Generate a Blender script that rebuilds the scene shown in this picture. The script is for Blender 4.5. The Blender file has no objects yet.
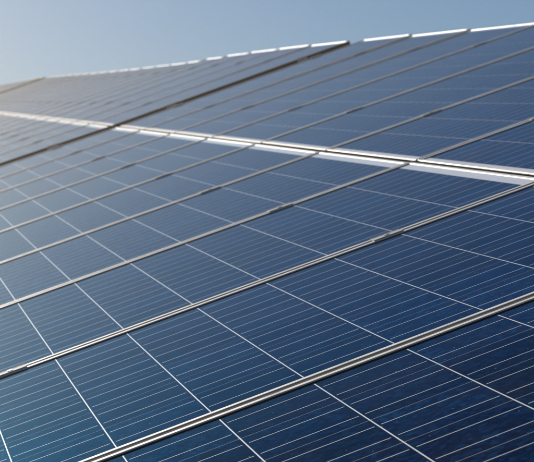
import bpy, bmesh, math, random
from mathutils import Matrix, Vector, Euler
random.seed(7)
scene = bpy.context.scene
C = scene.collection

# ------------------------------------------------------------------ frame of reference
# table frame: x = up the slope of the panels, y = along the row away from the camera, z = panel normal
CAM_RIGHT = Vector((0.92656806, -0.21779597, -0.3066538))
CAM_DOWN = Vector((-0.32895416, -0.07392118, -0.94144826))
CAM_FWD = Vector((0.18237543, 0.97319092, -0.14013789))
CAM_POS = Vector((-1.33192148, -1.6373488, 0.62787149))
PITCH = math.radians(1.0)                       # camera looks up by this much
up_l = (-CAM_DOWN * math.cos(PITCH) + CAM_FWD * math.sin(PITCH)).normalized()
fy = (CAM_FWD - up_l * CAM_FWD.dot(up_l)).normalized()
fx = fy.cross(up_l).normalized()
Q = Matrix((fx, fy, up_l))                      # table -> world rotation
ORIGIN = Vector((0.0, 0.0, 1.95))
TABLE = Matrix.Translation(ORIGIN) @ Q.to_4x4()

# ------------------------------------------------------------------ camera
cam_d = bpy.data.cameras.new("camera")
cam = bpy.data.objects.new("camera", cam_d)
C.objects.link(cam)
rot = Matrix((CAM_RIGHT, -CAM_DOWN, -CAM_FWD)).transposed()
cam.matrix_world = TABLE @ (Matrix.Translation(CAM_POS) @ rot.to_4x4())
cam_d.sensor_width = 36.0
cam_d.sensor_fit = 'HORIZONTAL'
cam_d.lens = 1753.146 / 534.0 * 36.0
cam_d.clip_start = 0.05
cam_d.clip_end = 6000
cam_d.dof.use_dof = True
cam_d.dof.focus_distance = 2.75
cam_d.dof.aperture_fstop = 20.0
scene.camera = cam

# ------------------------------------------------------------------ sky, sun, exposure
SUN_EL = math.radians(22.0)
SUN_AZ = math.radians(-27.0)                    # measured from +Y (view direction), negative = left
world = bpy.data.worlds.new("World")
scene.world = world
world.use_nodes = True
nt = world.node_tree
bg = nt.nodes["Background"]
sky = nt.nodes.new("ShaderNodeTexSky")
sky.sky_type = 'NISHITA'
sky.sun_disc = False
sky.sun_elevation = SUN_EL
sky.sun_rotation = SUN_AZ
sky.altitude = 300
sky.air_density = 1.0
sky.dust_density = 0.0
sky.ozone_density = 6.0
nt.links.new(sky.outputs[0], bg.inputs[0])
bg.inputs[1].default_value = 0.050
sun_d = bpy.data.lights.new("sun", 'SUN')
sun_d.energy = 5.0
sun_d.angle = math.radians(0.5)
sun_d.color = (1.0, 0.93, 0.82)
sun = bpy.data.objects.new("sun", sun_d)
C.objects.link(sun)
to_sun = Vector((math.sin(SUN_AZ) * math.cos(SUN_EL), math.cos(SUN_AZ) * math.cos(SUN_EL), math.sin(SUN_EL)))
sun.rotation_euler = to_sun.to_track_quat('Z', 'Y').to_euler()
scene.view_settings.view_transform = 'Standard'
scene.view_settings.look = 'None'
scene.view_settings.gamma = 1.0
scene.view_settings.exposure = 0.30

# ------------------------------------------------------------------ materials
def new_mat(name):
    m = bpy.data.materials.new(name)
    m.use_nodes = True
    return m, m.node_tree, m.node_tree.nodes["Principled BSDF"]

def N(t, kind, **kw):
    n = t.nodes.new(kind)
    for k, v in kw.items():
        setattr(n, k, v)
    return n

def ramp(t, fac, stops):
    r = N(t, "ShaderNodeValToRGB")
    e = r.color_ramp.elements
    while len(e) < len(stops):
        e.new(0.5)
    for el, (p, c) in zip(e, stops):
        el.position = p
        el.color = c if len(c) == 4 else (*c, 1)
    t.links.new(fac, r.inputs[0])
    return r

def mixc(t, fac, a, b, mode='MIX'):
    n = N(t, "ShaderNodeMix", data_type='RGBA', blend_type=mode)
    for sock, v in ((n.inputs[0], fac), (n.inputs[6], a), (n.inputs[7], b)):
        if hasattr(v, "links"):
            t.links.new(v, sock)
        else:
            sock.default_value = v if not isinstance(v, tuple) or len(v) == 4 else (*v, 1)
    return n.outputs[2]

def math_n(t, op, a, b=None):
    n = N(t, "ShaderNodeMath", operation=op)
    for s, v in zip(n.inputs, (a, b)):
        if v is None:
            continue
        if hasattr(v, "links"):
            t.links.new(v, s)
        else:
            s.default_value = v
    return n.outputs[0]

GLASS_IOR = 1.16
GLASS_ROUGH = 0.11
DUST_TAU = 0.0036
def glass_coat(t, p):
    """anti-reflection coated front glass: weak bluish mirror head-on, neutral and strong at a grazing view"""
    fr = N(t, "ShaderNodeFresnel")
    fr.inputs["IOR"].default_value = GLASS_IOR
    tint = ramp(t, fr.outputs[0], [(0.09, (0.0, 0.06, 0.25)), (0.18, (0.11, 0.50, 0.93)), (0.30, (0.42, 0.74, 1.0)), (0.5, (0.74, 0.92, 1.0)), (0.75, (1.0, 0.97, 0.93))])
    gl = N(t, "ShaderNodeBsdfGlossy")
    gl.inputs["Roughness"].default_value = GLASS_ROUGH
    t.links.new(tint.outputs[0], gl.inputs["Color"])
    mx = N(t, "ShaderNodeMixShader")
    t.links.new(fr.outputs[0], mx.inputs[0])
    t.links.new(p.outputs[0], mx.inputs[1])
    t.links.new(gl.outputs[0], mx.inputs[2])
    # settled dust film: covers more the more obliquely one looks through it
    geo = N(t, "ShaderNodeNewGeometry")
    dot = N(t, "ShaderNodeVectorMath", operation='DOT_PRODUCT')
    t.links.new(geo.outputs["Incoming"], dot.inputs[0])
    t.links.new(geo.outputs["Normal"], dot.inputs[1])
    cosv = math_n(t, 'MAXIMUM', math_n(t, 'ABSOLUTE', dot.outputs["Value"]), 0.02)
    cover = math_n(t, 'SUBTRACT', 1.0, math_n(t, 'EXPONENT', math_n(t, 'DIVIDE', -DUST_TAU, cosv)))
    dn = N(t, "ShaderNodeTexNoise")
    dn.inputs["Scale"].default_value = 5.0
    dn.inputs["Roughness"].default_value = 0.68
    dn.inputs["Detail"].default_value = 7
    t.links.new(geo.outputs["Position"], dn.inputs["Vector"])
    dr = ramp(t, dn.outputs["Fac"], [(0.35, (0.15,) * 3), (0.5, (0.6,) * 3), (0.65, (1.0,) * 3)])
    cover = math_n(t, 'MULTIPLY', cover, dr.outputs[0])
    df = N(t, "ShaderNodeBsdfDiffuse")
    df.inputs["Color"].default_value = (0.60, 0.55, 0.48, 1)
    mx2 = N(t, "ShaderNodeMixShader")
    t.links.new(cover, mx2.inputs[0])
    t.links.new(mx.outputs[0], mx2.inputs[1])
    t.links.new(df.outputs[0], mx2.inputs[2])
    t.links.new(mx2.outputs[0], t.nodes["Material Output"].inputs["Surface"])

def world_pos(t, scale=1.0):
    g = N(t, "ShaderNodeNewGeometry")
    return g.outputs["Position"]

def dust(t, base, amount=0.05, specks=True):
    """thin settled dust and a few droppings-sized specks on the glass, tied to the place"""
    pos = world_pos(t)
    n1 = N(t, "ShaderNodeTexNoise")
    n1.inputs["Scale"].default_value = 3.2
    n1.inputs["Detail"].default_value = 6
    n1.inputs["Roughness"].default_value = 0.65
    t.links.new(pos, n1.inputs["Vector"])
    r1 = ramp(t, n1.outputs["Fac"], [(0.35, (0.3,) * 3), (0.75, (1.0,) * 3)])
    f = math_n(t, 'MULTIPLY', r1.outputs[0], amount)
    c = mixc(t, f, base, (0.42, 0.38, 0.33))
    if specks:
        v = N(t, "ShaderNodeTexVoronoi")
        v.inputs["Scale"].default_value = 55
        v.inputs["Randomness"].default_value = 1
        t.links.new(pos, v.inputs["Vector"])
        r2 = ramp(t, v.outputs["Distance"], [(0.045, (1,) * 3), (0.085, (0,) * 3)])
        sep = N(t, "ShaderNodeSeparateColor")
        t.links.new(v.outputs["Color"], sep.inputs[0])
        keep = math_n(t, 'GREATER_THAN', sep.outputs[0], 0.62)
        f2 = math_n(t, 'MULTIPLY', math_n(t, 'MULTIPLY', r2.outputs[0], keep), 0.6)
        c = mixc(t, f2, c, (0.45, 0.44, 0.42))
    return c

# polycrystalline silicon behind glass
M_CELL, t, p = new_mat("polycrystalline_cell")
tc = N(t, "ShaderNodeTexCoord")
oi = N(t, "ShaderNodeObjectInfo")
off = N(t, "ShaderNodeVectorMath", operation='MULTIPLY_ADD')
rv = N(t, "ShaderNodeCombineXYZ")
for i in range(3):
    t.links.new(oi.outputs["Random"], rv.inputs[i])
t.links.new(rv.outputs[0], off.inputs[0])
off.inputs[1].default_value = (37.0, 53.0, 11.0)
t.links.new(tc.outputs["Object"], off.inputs[2])
vor = N(t, "ShaderNodeTexVoronoi")
vor.inputs["Scale"].default_value = 120
t.links.new(off.outputs[0], vor.inputs["Vector"])
sepc = N(t, "ShaderNodeSeparateColor")
t.links.new(vor.outputs["Color"], sepc.inputs[0])
nz = N(t, "ShaderNodeTexNoise")
nz.inputs["Scale"].default_value = 14
nz.inputs["Detail"].default_value = 5
t.links.new(off.outputs[0], nz.inputs["Vector"])
g = math_n(t, 'ADD', math_n(t, 'MULTIPLY', sepc.outputs[0], 0.55), math_n(t, 'MULTIPLY', nz.outputs["Fac"], 0.45))
cr = ramp(t, g, [(0.2, (0.0005, 0.005, 0.022)), (0.5, (0.001, 0.011, 0.038)), (0.7, (0.0015, 0.021, 0.062)), (0.86, (0.003, 0.036, 0.09))])
tone = math_n(t, 'ADD', math_n(t, 'MULTIPLY', oi.outputs["Random"], 0.9), 0.6)
comb = N(t, "ShaderNodeVectorMath", operation='SCALE')
t.links.new(cr.outputs[0], comb.inputs[0])
t.links.new(tone, comb.inputs[3])
t.links.new(dust(t, comb.outputs[0], 0.008), p.inputs["Base Color"])
p.inputs["Roughness"].default_value = 0.5
p.inputs["Specular IOR Level"].default_value = 0.0
glass_coat(t, p)

M_BACK, t, p = new_mat("white_backsheet")
t.links.new(dust(t, (0.78, 0.775, 0.765, 1), 0.12), p.inputs["Base Color"])
p.inputs["Roughness"].default_value = 0.6
p.inputs["Specular IOR Level"].default_value = 0.2
glass_coat(t, p)

M_RIBBON, t, p = new_mat("tinned_ribbon")
p.inputs["Base Color"].default_value = (0.74, 0.76, 0.80, 1)
p.inputs["Metallic"].default_value = 0.0
p.inputs["Roughness"].default_value = 0.6
p.inputs["Specular IOR Level"].default_value = 0.28
glass_coat(t, p)

M_FRAME, t, p = new_mat("anodised_aluminium")
tca = N(t, "ShaderNodeTexCoord")
mpa = N(t, "ShaderNodeMapping")
mpa.inputs["Scale"].default_value = (1.0, 1.0, 6.0)
oia = N(t, "ShaderNodeObjectInfo")
t.links.new(tca.outputs["Object"], mpa.inputs["Vector"])
rva = N(t, "ShaderNodeCombineXYZ")
for i in range(3):
    t.links.new(math_n(t, 'MULTIPLY', oia.outputs["Random"], 50.0 + i), rva.inputs[i])
t.links.new(rva.outputs[0], mpa.inputs["Location"])
n1 = N(t, "ShaderNodeTexNoise")
n1.inputs["Scale"].default_value = 14
n1.inputs["Detail"].default_value = 9
n1.inputs["Roughness"].default_value = 0.7
t.links.new(mpa.outputs[0], n1.inputs["Vector"])
r = ramp(t, n1.outputs["Fac"], [(0.25, (0.50, 0.475, 0.435)), (0.42, (0.74, 0.715, 0.67)), (0.75, (0.82, 0.80, 0.76))])
t.links.new(r.outputs[0], p.inputs["Base Color"])
p.inputs["Metallic"].default_value = 0.12
p.inputs["Specular IOR Level"].default_value = 0.3
r = ramp(t, n1.outputs["Fac"], [(0.3, (0.38,) * 3), (0.7, (0.52,) * 3)])
t.links.new(r.outputs[0], p.inputs["Roughness"])

M_CLAMP, t, p = new_mat("weathered_clamp")
n1 = N(t, "ShaderNodeTexNoise")
n1.inputs["Scale"].default_value = 60
t.links.new(world_pos(t), n1.inputs["Vector"])
r = ramp(t, n1.outputs["Fac"], [(0.3, (0.32, 0.315, 0.30)), (0.7, (0.46, 0.45, 0.43))])
t.links.new(r.outputs[0], p.inputs["Base Color"])
p.inputs["Metallic"].default_value = 0.1
p.inputs["Specular IOR Level"].default_value = 0.2
p.inputs["Roughness"].default_value = 0.7

M_STEEL, t, p = new_mat("bolt_steel")
p.inputs["Base Color"].default_value = (0.55, 0.55, 0.54, 1)
p.inputs["Metallic"].default_value = 0.9
p.inputs["Roughness"].default_value = 0.35

M_BLACK, t, p = new_mat("matte_black")  # plain matte black shared by borders, table end strips and joint fill
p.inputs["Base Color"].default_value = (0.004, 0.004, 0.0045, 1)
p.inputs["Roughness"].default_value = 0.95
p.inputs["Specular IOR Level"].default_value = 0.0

M_GAP, t, p = new_mat("gap_shade_brown")  # brown stands in for the shade on frame sides inside the seams
n1 = N(t, "ShaderNodeTexNoise")
n1.inputs["Scale"].default_value = 35
n1.inputs["Detail"].default_value = 6
t.links.new(world_pos(t), n1.inputs["Vector"])
r = ramp(t, n1.outputs["Fac"], [(0.3, (0.035, 0.029, 0.024)), (0.7, (0.085, 0.072, 0.06))])
t.links.new(r.outputs[0], p.inputs["Base Color"])
p.inputs["Roughness"].default_value = 0.9
p.inputs["Specular IOR Level"].default_value = 0.05

M_GALV, t, p = new_mat("galvanised_steel")
n1 = N(t, "ShaderNodeTexVoronoi")
n1.inputs["Scale"].default_value = 40
t.links.new(world_pos(t), n1.inputs["Vector"])
sp = N(t, "ShaderNodeSeparateColor")
t.links.new(n1.outputs["Color"], sp.inputs[0])
r = ramp(t, sp.outputs[0], [(0.0, (0.38, 0.39, 0.40)), (1.0, (0.52, 0.53, 0.54))])
t.links.new(r.outputs[0], p.inputs["Base Color"])
p.inputs["Metallic"].default_value = 0.7
p.inputs["Roughness"].default_value = 0.5

M_GROUND, t, p = new_mat("dry_grass_ground")
n1 = N(t, "ShaderNodeTexNoise")
n1.inputs["Scale"].default_value = 0.35
n1.inputs["Detail"].default_value = 10
n1.inputs["Roughness"].default_value = 0.7
t.links.new(world_pos(t), n1.inputs["Vector"])
r = ramp(t, n1.outputs["Fac"], [(0.3, (0.06, 0.075, 0.03)), (0.5, (0.13, 0.12, 0.06)), (0.7, (0.24, 0.20, 0.12))])
t.links.new(r.outputs[0], p.inputs["Base Color"])
p.inputs["Roughness"].default_value = 0.95

# ------------------------------------------------------------------ mesh helpers
def bm_box(bm, x0, x1, y0, y1, z0, z1, mi=0):
    vs = [bm.verts.new((x, y, z)) for z in (z0, z1) for y in (y0, y1) for x in (x0, x1)]
    for f in ((0, 2, 3, 1), (4, 5, 7, 6), (0, 1, 5, 4), (2, 6, 7, 3), (0, 4, 6, 2), (1, 3, 7, 5)):
        bm.faces.new([vs[i] for i in f]).material_index = mi

def finish(name, bm, mats, bevel=0.0):
    if bevel:
        bmesh.ops.bevel(bm, geom=list(bm.edges), offset=bevel, segments=1, affect='EDGES', clamp_overlap=True)
    me = bpy.data.meshes.new(name)
    bm.to_mesh(me)
    bm.free()
    for m in (mats if isinstance(mats, (list, tuple)) else [mats]):
        me.materials.append(m)
    return me

def link(name, me, parent=None, mat=None):
    o = bpy.data.objects.new(name, me)
    C.objects.link(o)
    if parent:
        o.parent = parent
    if mat is not None:
        o.matrix_local = mat
    return o

# ------------------------------------------------------------------ the module (solar panel)
# local origin: middle of the panel's lower short edge, x up the slope, y across, z = 0 on the glass
PITCH_U = 1.012            # panel pitch along the row
PW = 0.992                 # panel width
CP = 0.158                 # cell pitch
LIP = 0.012
BORDER = 0.010
M_BOT, M_TOP = 0.015, 0.033
PL = LIP + M_BOT + 10 * CP + M_TOP + LIP
HALF_GAP = 0.010
LIP_Z = 0.0028
DEPTH = 0.035
CELL = 0.1559               # cell length along the slope
CELL_W = 0.1567

def frame_mesh():
    bm = bmesh.new()
    h = PW / 2
    z0, z1 = LIP_Z - DEPTH, LIP_Z
    bm_box(bm, 0, PL, -h, -h + LIP, z0, z1)
    bm_box(bm, 0, PL, h - LIP, h, z0, z1)
    bm_box(bm, 0.0003, LIP, -h + LIP + 0.0002, h - LIP - 0.0002, z0, z1 - 0.0012)
    bm_box(bm, PL - LIP, PL - 0.0003, -h + LIP + 0.0002, h - LIP - 0.0002, z0, z1 - 0.0012)
    return finish("frame", bm, M_FRAME, 0.0008)

def border_mesh():  # black border along the long sides, between frame lip and cells
    bm = bmesh.new()
    bm_box(bm, LIP + 0.0002, PL - LIP - 0.0002, -BORDER / 2, BORDER / 2, -0.004, 0.0006)
    return finish("edge_border", bm, M_BLACK)

def back_mesh():
    bm = bmesh.new()
    h = PW / 2 - LIP - BORDER
    bm_box(bm, LIP + 0.0002, PL - LIP - 0.0002, -h, h, -0.005, 0.0)
    return finish("backsheet", bm, M_BACK)

def cell_pos(i, j):
    """centre of the cell in column i (0-5 across) and row j (0-9 up)"""
    return (LIP + M_BOT + (j + 0.5) * CP, (i - 2.5) * CP)

def one_cell_mesh():
    bm = bmesh.new()
    h, w = CELL / 2, CELL_W / 2
    bm_box(bm, -h, h, -w, w, -0.0008, 0.00012)
    return finish("solar_cell", bm, M_CELL)

def one_busbar_mesh():
    bm = bmesh.new()
    h = CELL / 2 - 0.004
    bm_box(bm, -h, h, -0.0008, 0.0008, 0.0000, 0.00032)
    return finish("busbar", bm, M_RIBBON)

def grid_mesh():
    bm = bmesh.new()
    h, w = CELL / 2, CELL_W / 2
    for i in range(6):
        for j in range(10):
            x, y = cell_pos(i, j)
            bm_box(bm, x - h, x + h, y - w, y + w, -0.0008, 0.00012)
    return finish("cell_grid", bm, M_CELL)

def ribbons_mesh():
    bm = bmesh.new()
    h = CELL / 2 - 0.004
    for i in range(6):
        for j in range(10):
            x, y = cell_pos(i, j)
            for s in (-1, 1):
                bm_box(bm, x - h, x + h, y + s * 0.039 - 0.0008, y + s * 0.039 + 0.0008, 0.0000, 0.00032)
    return finish("busbar_ribbons", bm, M_RIBBON)

def clamp_mesh():
    """mid clamp: a ribbed cap bridging the gap, dropped web, cap edges turned up"""
    bm = bmesh.new()
    L = 0.035
    bm_box(bm, -L, L, -0.0165, 0.0165, LIP_Z + 0.0002, LIP_Z + 0.0016)
    for y in (-0.0145, 0.0145):
        bm_box(bm, -L, L, y - 0.0016, y + 0.0016, LIP_Z + 0.0017, LIP_Z + 0.0023)
    bm_box(bm, -L, L, -0.0075, 0.0075, LIP_Z - 0.030, LIP_Z + 0.0001)
    return finish("mid_clamp", bm, M_CLAMP, 0.0003)

def end_clamp_mesh():
    bm = bmesh.new()
    L = 0.035
    bm_box(bm, -L, L, -0.006, 0.011, LIP_Z + 0.0003, LIP_Z + 0.0040)
    bm_box(bm, -L, L, -0.010, -0.006, LIP_Z - DEPTH, LIP_Z + 0.0040)
    return finish("end_clamp", bm, M_CLAMP, 0.0006)

def bolt_mesh(z):
    bm = bmesh.new()
    bmesh.ops.create_cone(bm, cap_ends=True, segments=12, radius1=0.0065, radius2=0.0065, depth=0.0014,
                          matrix=Matrix.Translation((0, 0, z + 0.0008)))
    bmesh.ops.create_cone(bm, cap_ends=True, segments=6, radius1=0.0035, radius2=0.0032, depth=0.0006,
                          matrix=Matrix.Translation((0, 0, z + 0.0018)))
    return finish("bolt", bm, M_STEEL)

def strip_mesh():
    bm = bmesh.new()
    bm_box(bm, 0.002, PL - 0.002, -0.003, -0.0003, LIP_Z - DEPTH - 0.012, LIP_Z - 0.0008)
    return finish("edge_strip", bm, M_BLACK)

def joint_mesh():
    """black strip added as painted shade in the joint between the lower and the upper panel"""
    bm = bmesh.new()
    bm_box(bm, -2 * HALF_GAP + 0.002, -0.002, -PITCH_U / 2 + 0.0005, PITCH_U / 2 - 0.0005, LIP_Z - DEPTH, LIP_Z - 0.004)
    return finish("joint_shade", bm, M_BLACK)

def gap_mesh():
    """brown strip painted as the shaded frame side in the gap to the next panel"""
    bm = bmesh.new()
    h = PW / 2
    bm_box(bm, 0.001, PL - 0.001, h + 0.0004, h + PITCH_U - PW - 0.0004, LIP_Z - 0.008, LIP_Z - 0.0016)
    return finish("gap_shade", bm, M_GAP)

def connector_mesh(n):
    """flat tinned connectors of the cell strings in the wide white margin at the panel's upper end"""
    bm = bmesh.new()
    x = LIP + M_BOT + 10 * CP
    if n == 0:
        for a, b in ((-0.455, -0.165), (-0.150, 0.150), (0.165, 0.455)):
            bm_box(bm, x + 0.006, x + 0.011, a, b, 0.0, 0.0003)
    else:
        for a, b in ((-0.30, -0.04), (0.04, 0.30)):
            bm_box(bm, x + 0.018, x + 0.023, a, b, 0.0, 0.0003)
    return finish("string_connector", bm, M_RIBBON)

ME = dict(gap=gap_mesh(), con0=connector_mesh(0), con1=connector_mesh(1), joint=joint_mesh(), frame=frame_mesh(), border=border_mesh(), back=back_mesh(), cell=one_cell_mesh(), bus=one_busbar_mesh(),
          grid=grid_mesh(), ribbons=ribbons_mesh(), clamp=clamp_mesh(), end=end_clamp_mesh(),
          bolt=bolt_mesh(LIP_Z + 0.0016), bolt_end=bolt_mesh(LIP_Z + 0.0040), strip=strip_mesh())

CLAMP_LOW = 0.40 - HALF_GAP          # from the edge next to the white band
CLAMP_HIGH = 1.325 - HALF_GAP

def panel(upper, y_mid, z_ridge, label, group, detail, first=False, last=False, lift=0.0):
    """upper: panel above the white joint. y_mid along the row. z_ridge: lift of the outer short edge"""
    o = bpy.data.objects.new("solar_panel", None)
    o.empty_display_size = 0.1
    C.objects.link(o)
    o['label'] = label
    o['category'] = "solar panel"
    o['group'] = group
    x0 = HALF_GAP if upper else -HALF_GAP - PL
    jx, jz, jr = (random.uniform(-1, 1) for _ in range(3))
    pivot = Matrix.Rotation(-z_ridge / PL, 4, 'Y') if upper else Matrix.Identity(4)
    o.matrix_world = TABLE @ pivot @ Matrix.Translation((x0 + jx * 0.0015, y_mid, jz * 0.0006 + lift)) \
        @ Matrix.Rotation(jr * 0.0014, 4, 'X') @ Matrix.Rotation(jz * 0.0009, 4, 'Y')
    link("frame", ME['frame'], o)
    link("backsheet", ME['back'], o)
    for s in (-1, 1):
        link("edge_border", ME['border'], o, Matrix.Translation((0, s * (PW / 2 - LIP - BORDER / 2), 0)))
    if upper:
        link("joint_shade", ME['joint'], o)  # black fill added so the joint between the rows stays dark
    if not last:
        link("gap_shade", ME['gap'], o)
    link("string_connector", ME['con0'], o)
    link("string_connector", ME['con1'], o)
    if detail:
        for i in range(6):
            for j in range(10):
                x, y = cell_pos(i, j)
                c = link("solar_cell", ME['cell'], o, Matrix.Translation((x, y, 0)))
                for s in (-1, 1):
                    link("busbar", ME['bus'], c, Matrix.Translation((0, s * 0.039, 0)))
    else:
        g = link("cell_grid", ME['grid'], o)
        g['kind'] = 'stuff'
        g = link("busbar_ribbons", ME['ribbons'], o)
        g['kind'] = 'stuff'
    cl = (CLAMP_LOW, CLAMP_HIGH) if upper else (PL - CLAMP_LOW, PL - CLAMP_HIGH + 0.075)
    for x in cl:
        # each panel carries the clamps on its far long side; end panels carry end clamps
        x += random.uniform(-0.008, 0.008)
        if not upper and y_mid < PITCH_U and x < 0.6:
            x -= 0.06
        if not last:
            k = link("mid_clamp", ME['clamp'], o, Matrix.Translation((x, PITCH_U / 2, 0)))
            link("bolt", ME['bolt'], k)
        else:
            k = link("end_clamp", ME['end'], o, Matrix.Translation((x, PW / 2, 0)) @ Matrix.Rotation(math.pi, 4, 'Z'))
        if first:
            k = link("end_clamp", ME['end'], o, Matrix.Translation((x, -PW / 2 - 0.003, 0)))
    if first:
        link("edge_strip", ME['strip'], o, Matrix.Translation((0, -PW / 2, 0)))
    return o

ORD = ["first", "second", "third", "fourth", "fifth", "sixth", "seventh", "eighth", "ninth", "tenth", "eleventh",
       "twelfth", "thirteenth", "fourteenth", "fifteenth", "sixteenth", "seventeenth", "eighteenth", "nineteenth", "twentieth"]

def interp(pts, x):
    if x <= pts[0][0]:
        return pts[0][1]
    for (a, b), (c, d) in zip(pts, pts[1:]):
        if x <= c:
            return b + (d - b) * (x - a) / (c - a)
    return pts[-1][1]

RIDGE = [(4.0, 0.0), (6.3, 0.006), (7.35, 0.012), (8.6, 0.022), (9.3, 0.024), (11.4, 0.034), (12.5, 0.031), (13.8, 0.022),
         (15.0, 0.006), (19.0, -0.002), (23, 0.004), (29.7, 0.028), (31, 0.028), (41, -0.036), (46, -0.07)]

NEAR_LABEL = {
    (False, 0): "dark navy solar panel filling the bottom right corner, below the white joint",
    (False, 1): "blue solar panel second from the bottom right, large white cell lines across it",
    (False, 2): "blue solar panel third from the bottom right, seam clamp along its lower edge",
}
def near_label(up, i):
    if (up, i) in NEAR_LABEL:
        return NEAR_LABEL[(up, i)]
    if up:
        return "blue solar panel above the white joint in the near table, %s back from camera" % ORD[i]
    return "blue solar panel below the white joint in the near table, %s back from camera" % ORD[i]

# near table: nine columns in view, two panels high
for i in range(9):
    ym = (i + 0.5) * PITCH_U
    for up in (False, True):
        det = i <= 4
        panel(up, ym, interp(RIDGE, ym), near_label(up, i),
              "solar panels of the near table", det, last=(i == 8))

# second table beyond the dark gap: twenty columns
T2 = 9.46
for i in range(20):
    ym = T2 + (i + 0.5) * PITCH_U
    for up in (False, True):
        if not up and i > 12:
            continue                                    # left of the picture
        if i == 0:
            lab = "hazy solar panel directly behind the black gap, %s the white joint" % ("above" if up else "below")
        else:
            lab = "hazy distant solar panel %s the white joint, %s past the black gap" % ("above" if up else "below", ORD[i])
        panel(up, ym, interp(RIDGE, ym), lab, "solar panels of the table beyond the black gap", False,
              first=(i == 0), last=(i == 19))

# third table, only its upper row reaches the picture
T3 = T2 + 20 * PITCH_U + 0.80
for i in range(11):
    ym = T3 + (i + 0.5) * PITCH_U
    panel(True, ym, interp(RIDGE, ym), "faint farthest solar panel at the left edge skyline, %s past its table corner" % ORD[i],
          "solar panels of the farthest table", False, first=(i == 0), lift=0.012)

# ------------------------------------------------------------------ racks under the tables
def rack(y0, y1, label):
    o = bpy.data.objects.new("mounting_rack", None)
    C.objects.link(o)
    o['label'] = label
    o['category'] = "rack"
    o['group'] = "steel racks under the solar panels"
    o.matrix_world = TABLE
    zt = LIP_Z - DEPTH - 0.014
    for x in (-1.25, -0.40, 0.40, 1.325):
        bm = bmesh.new()
        bm_box(bm, x - 0.02, x + 0.02, y0 + 0.02, y1 - 0.02, zt - 0.04, zt)
        link("rail", finish("rail", bm, M_GALV, 0.002), o)
    n = max(2, int((y1 - y0) / 2.6))
    for k in range(n):
        y = y0 + 0.5 + (y1 - y0 - 1.0) * k / (n - 1)
        bm = bmesh.new()
        bm_box(bm, -1.45, 1.5, y - 0.025, y + 0.025, zt - 0.10, zt - 0.041)
        link("beam", finish("beam", bm, M_GALV, 0.002), o)
        for x in (-1.0, 1.1):
            pw = TABLE @ Vector((x, y, zt - 0.102))
            bm = bmesh.new()
            bm_box(bm, -0.04, 0.04, -0.03, 0.03, -(pw.z - ground_z(pw.x, pw.y)) - 0.3, 0.0)
            po = link("post", finish("post", bm, M_GALV, 0.003), o)
            po.matrix_world = Matrix.Translation(pw)
            po.parent = o
            po.matrix_parent_inverse = TABLE.inverted()

# ------------------------------------------------------------------ ground
SLOPE = (Q @ Vector((0, 1, 0)))
SL = SLOPE.z / SLOPE.y
def ground_z(x, y):
    yy = max(-25.0, min(y, 60.0))
    base = SL * yy
    if y > 50:
        base -= 0.00035 * min(y - 50, 120) ** 2
    return base + 0.12 * math.sin(x * 0.21 + 1.3) * math.sin(y * 0.17)

def ground():
    bm = bmesh.new()
    def axis():
        a = [0.0]
        step = 1.5
        while a[-1] < 2400:
            a.append(a[-1] + step)
            step *= 1.09
        return [-v for v in a[:0:-1]] + a
    xs = axis()
    ys = axis()
    grid = [[bm.verts.new((x, y, ground_z(x, y))) for x in xs] for y in ys]
    for j in range(len(ys) - 1):
        for i in range(len(xs) - 1):
            bm.faces.new((grid[j][i], grid[j][i + 1], grid[j + 1][i + 1], grid[j + 1][i])).smooth = True
    o = link("ground", finish("ground", bm, M_GROUND))
    o['kind'] = 'structure'
ground()
rack(0.0, 9 * PITCH_U, "galvanised steel rack under the near table of blue panels")
rack(T2, T2 + 20 * PITCH_U, "galvanised steel rack under the table beyond the black gap")

# ------------------------------------------------------------------ air: thin dusty haze lit by the low sun
def haze():
    m = bpy.data.materials.new("dusty_air")
    m.use_nodes = True
    t = m.node_tree
    t.nodes.remove(t.nodes["Principled BSDF"])
    v = N(t, "ShaderNodeVolumePrincipled")
    v.inputs["Color"].default_value = (1.0, 0.84, 0.63, 1)
    v.inputs["Density"].default_value = HAZE
    v.inputs["Anisotropy"].default_value = 0.9
    t.links.new(v.outputs[0], t.nodes["Material Output"].inputs["Volume"])
    bm = bmesh.new()
    bm_box(bm, -2900, 2900, -2900, 2900, HAZE_BOTTOM, HAZE_TOP)
    o = link("haze", finish("haze", bm, m))
    o['kind'] = 'stuff'
    o.display_type = 'WIRE'
low = min(v.co.z for v in bpy.data.objects["ground"].data.vertices)
HAZE = 0.0056
HAZE_BOTTOM = low - 1.0
HAZE_TOP = 7.3
haze()
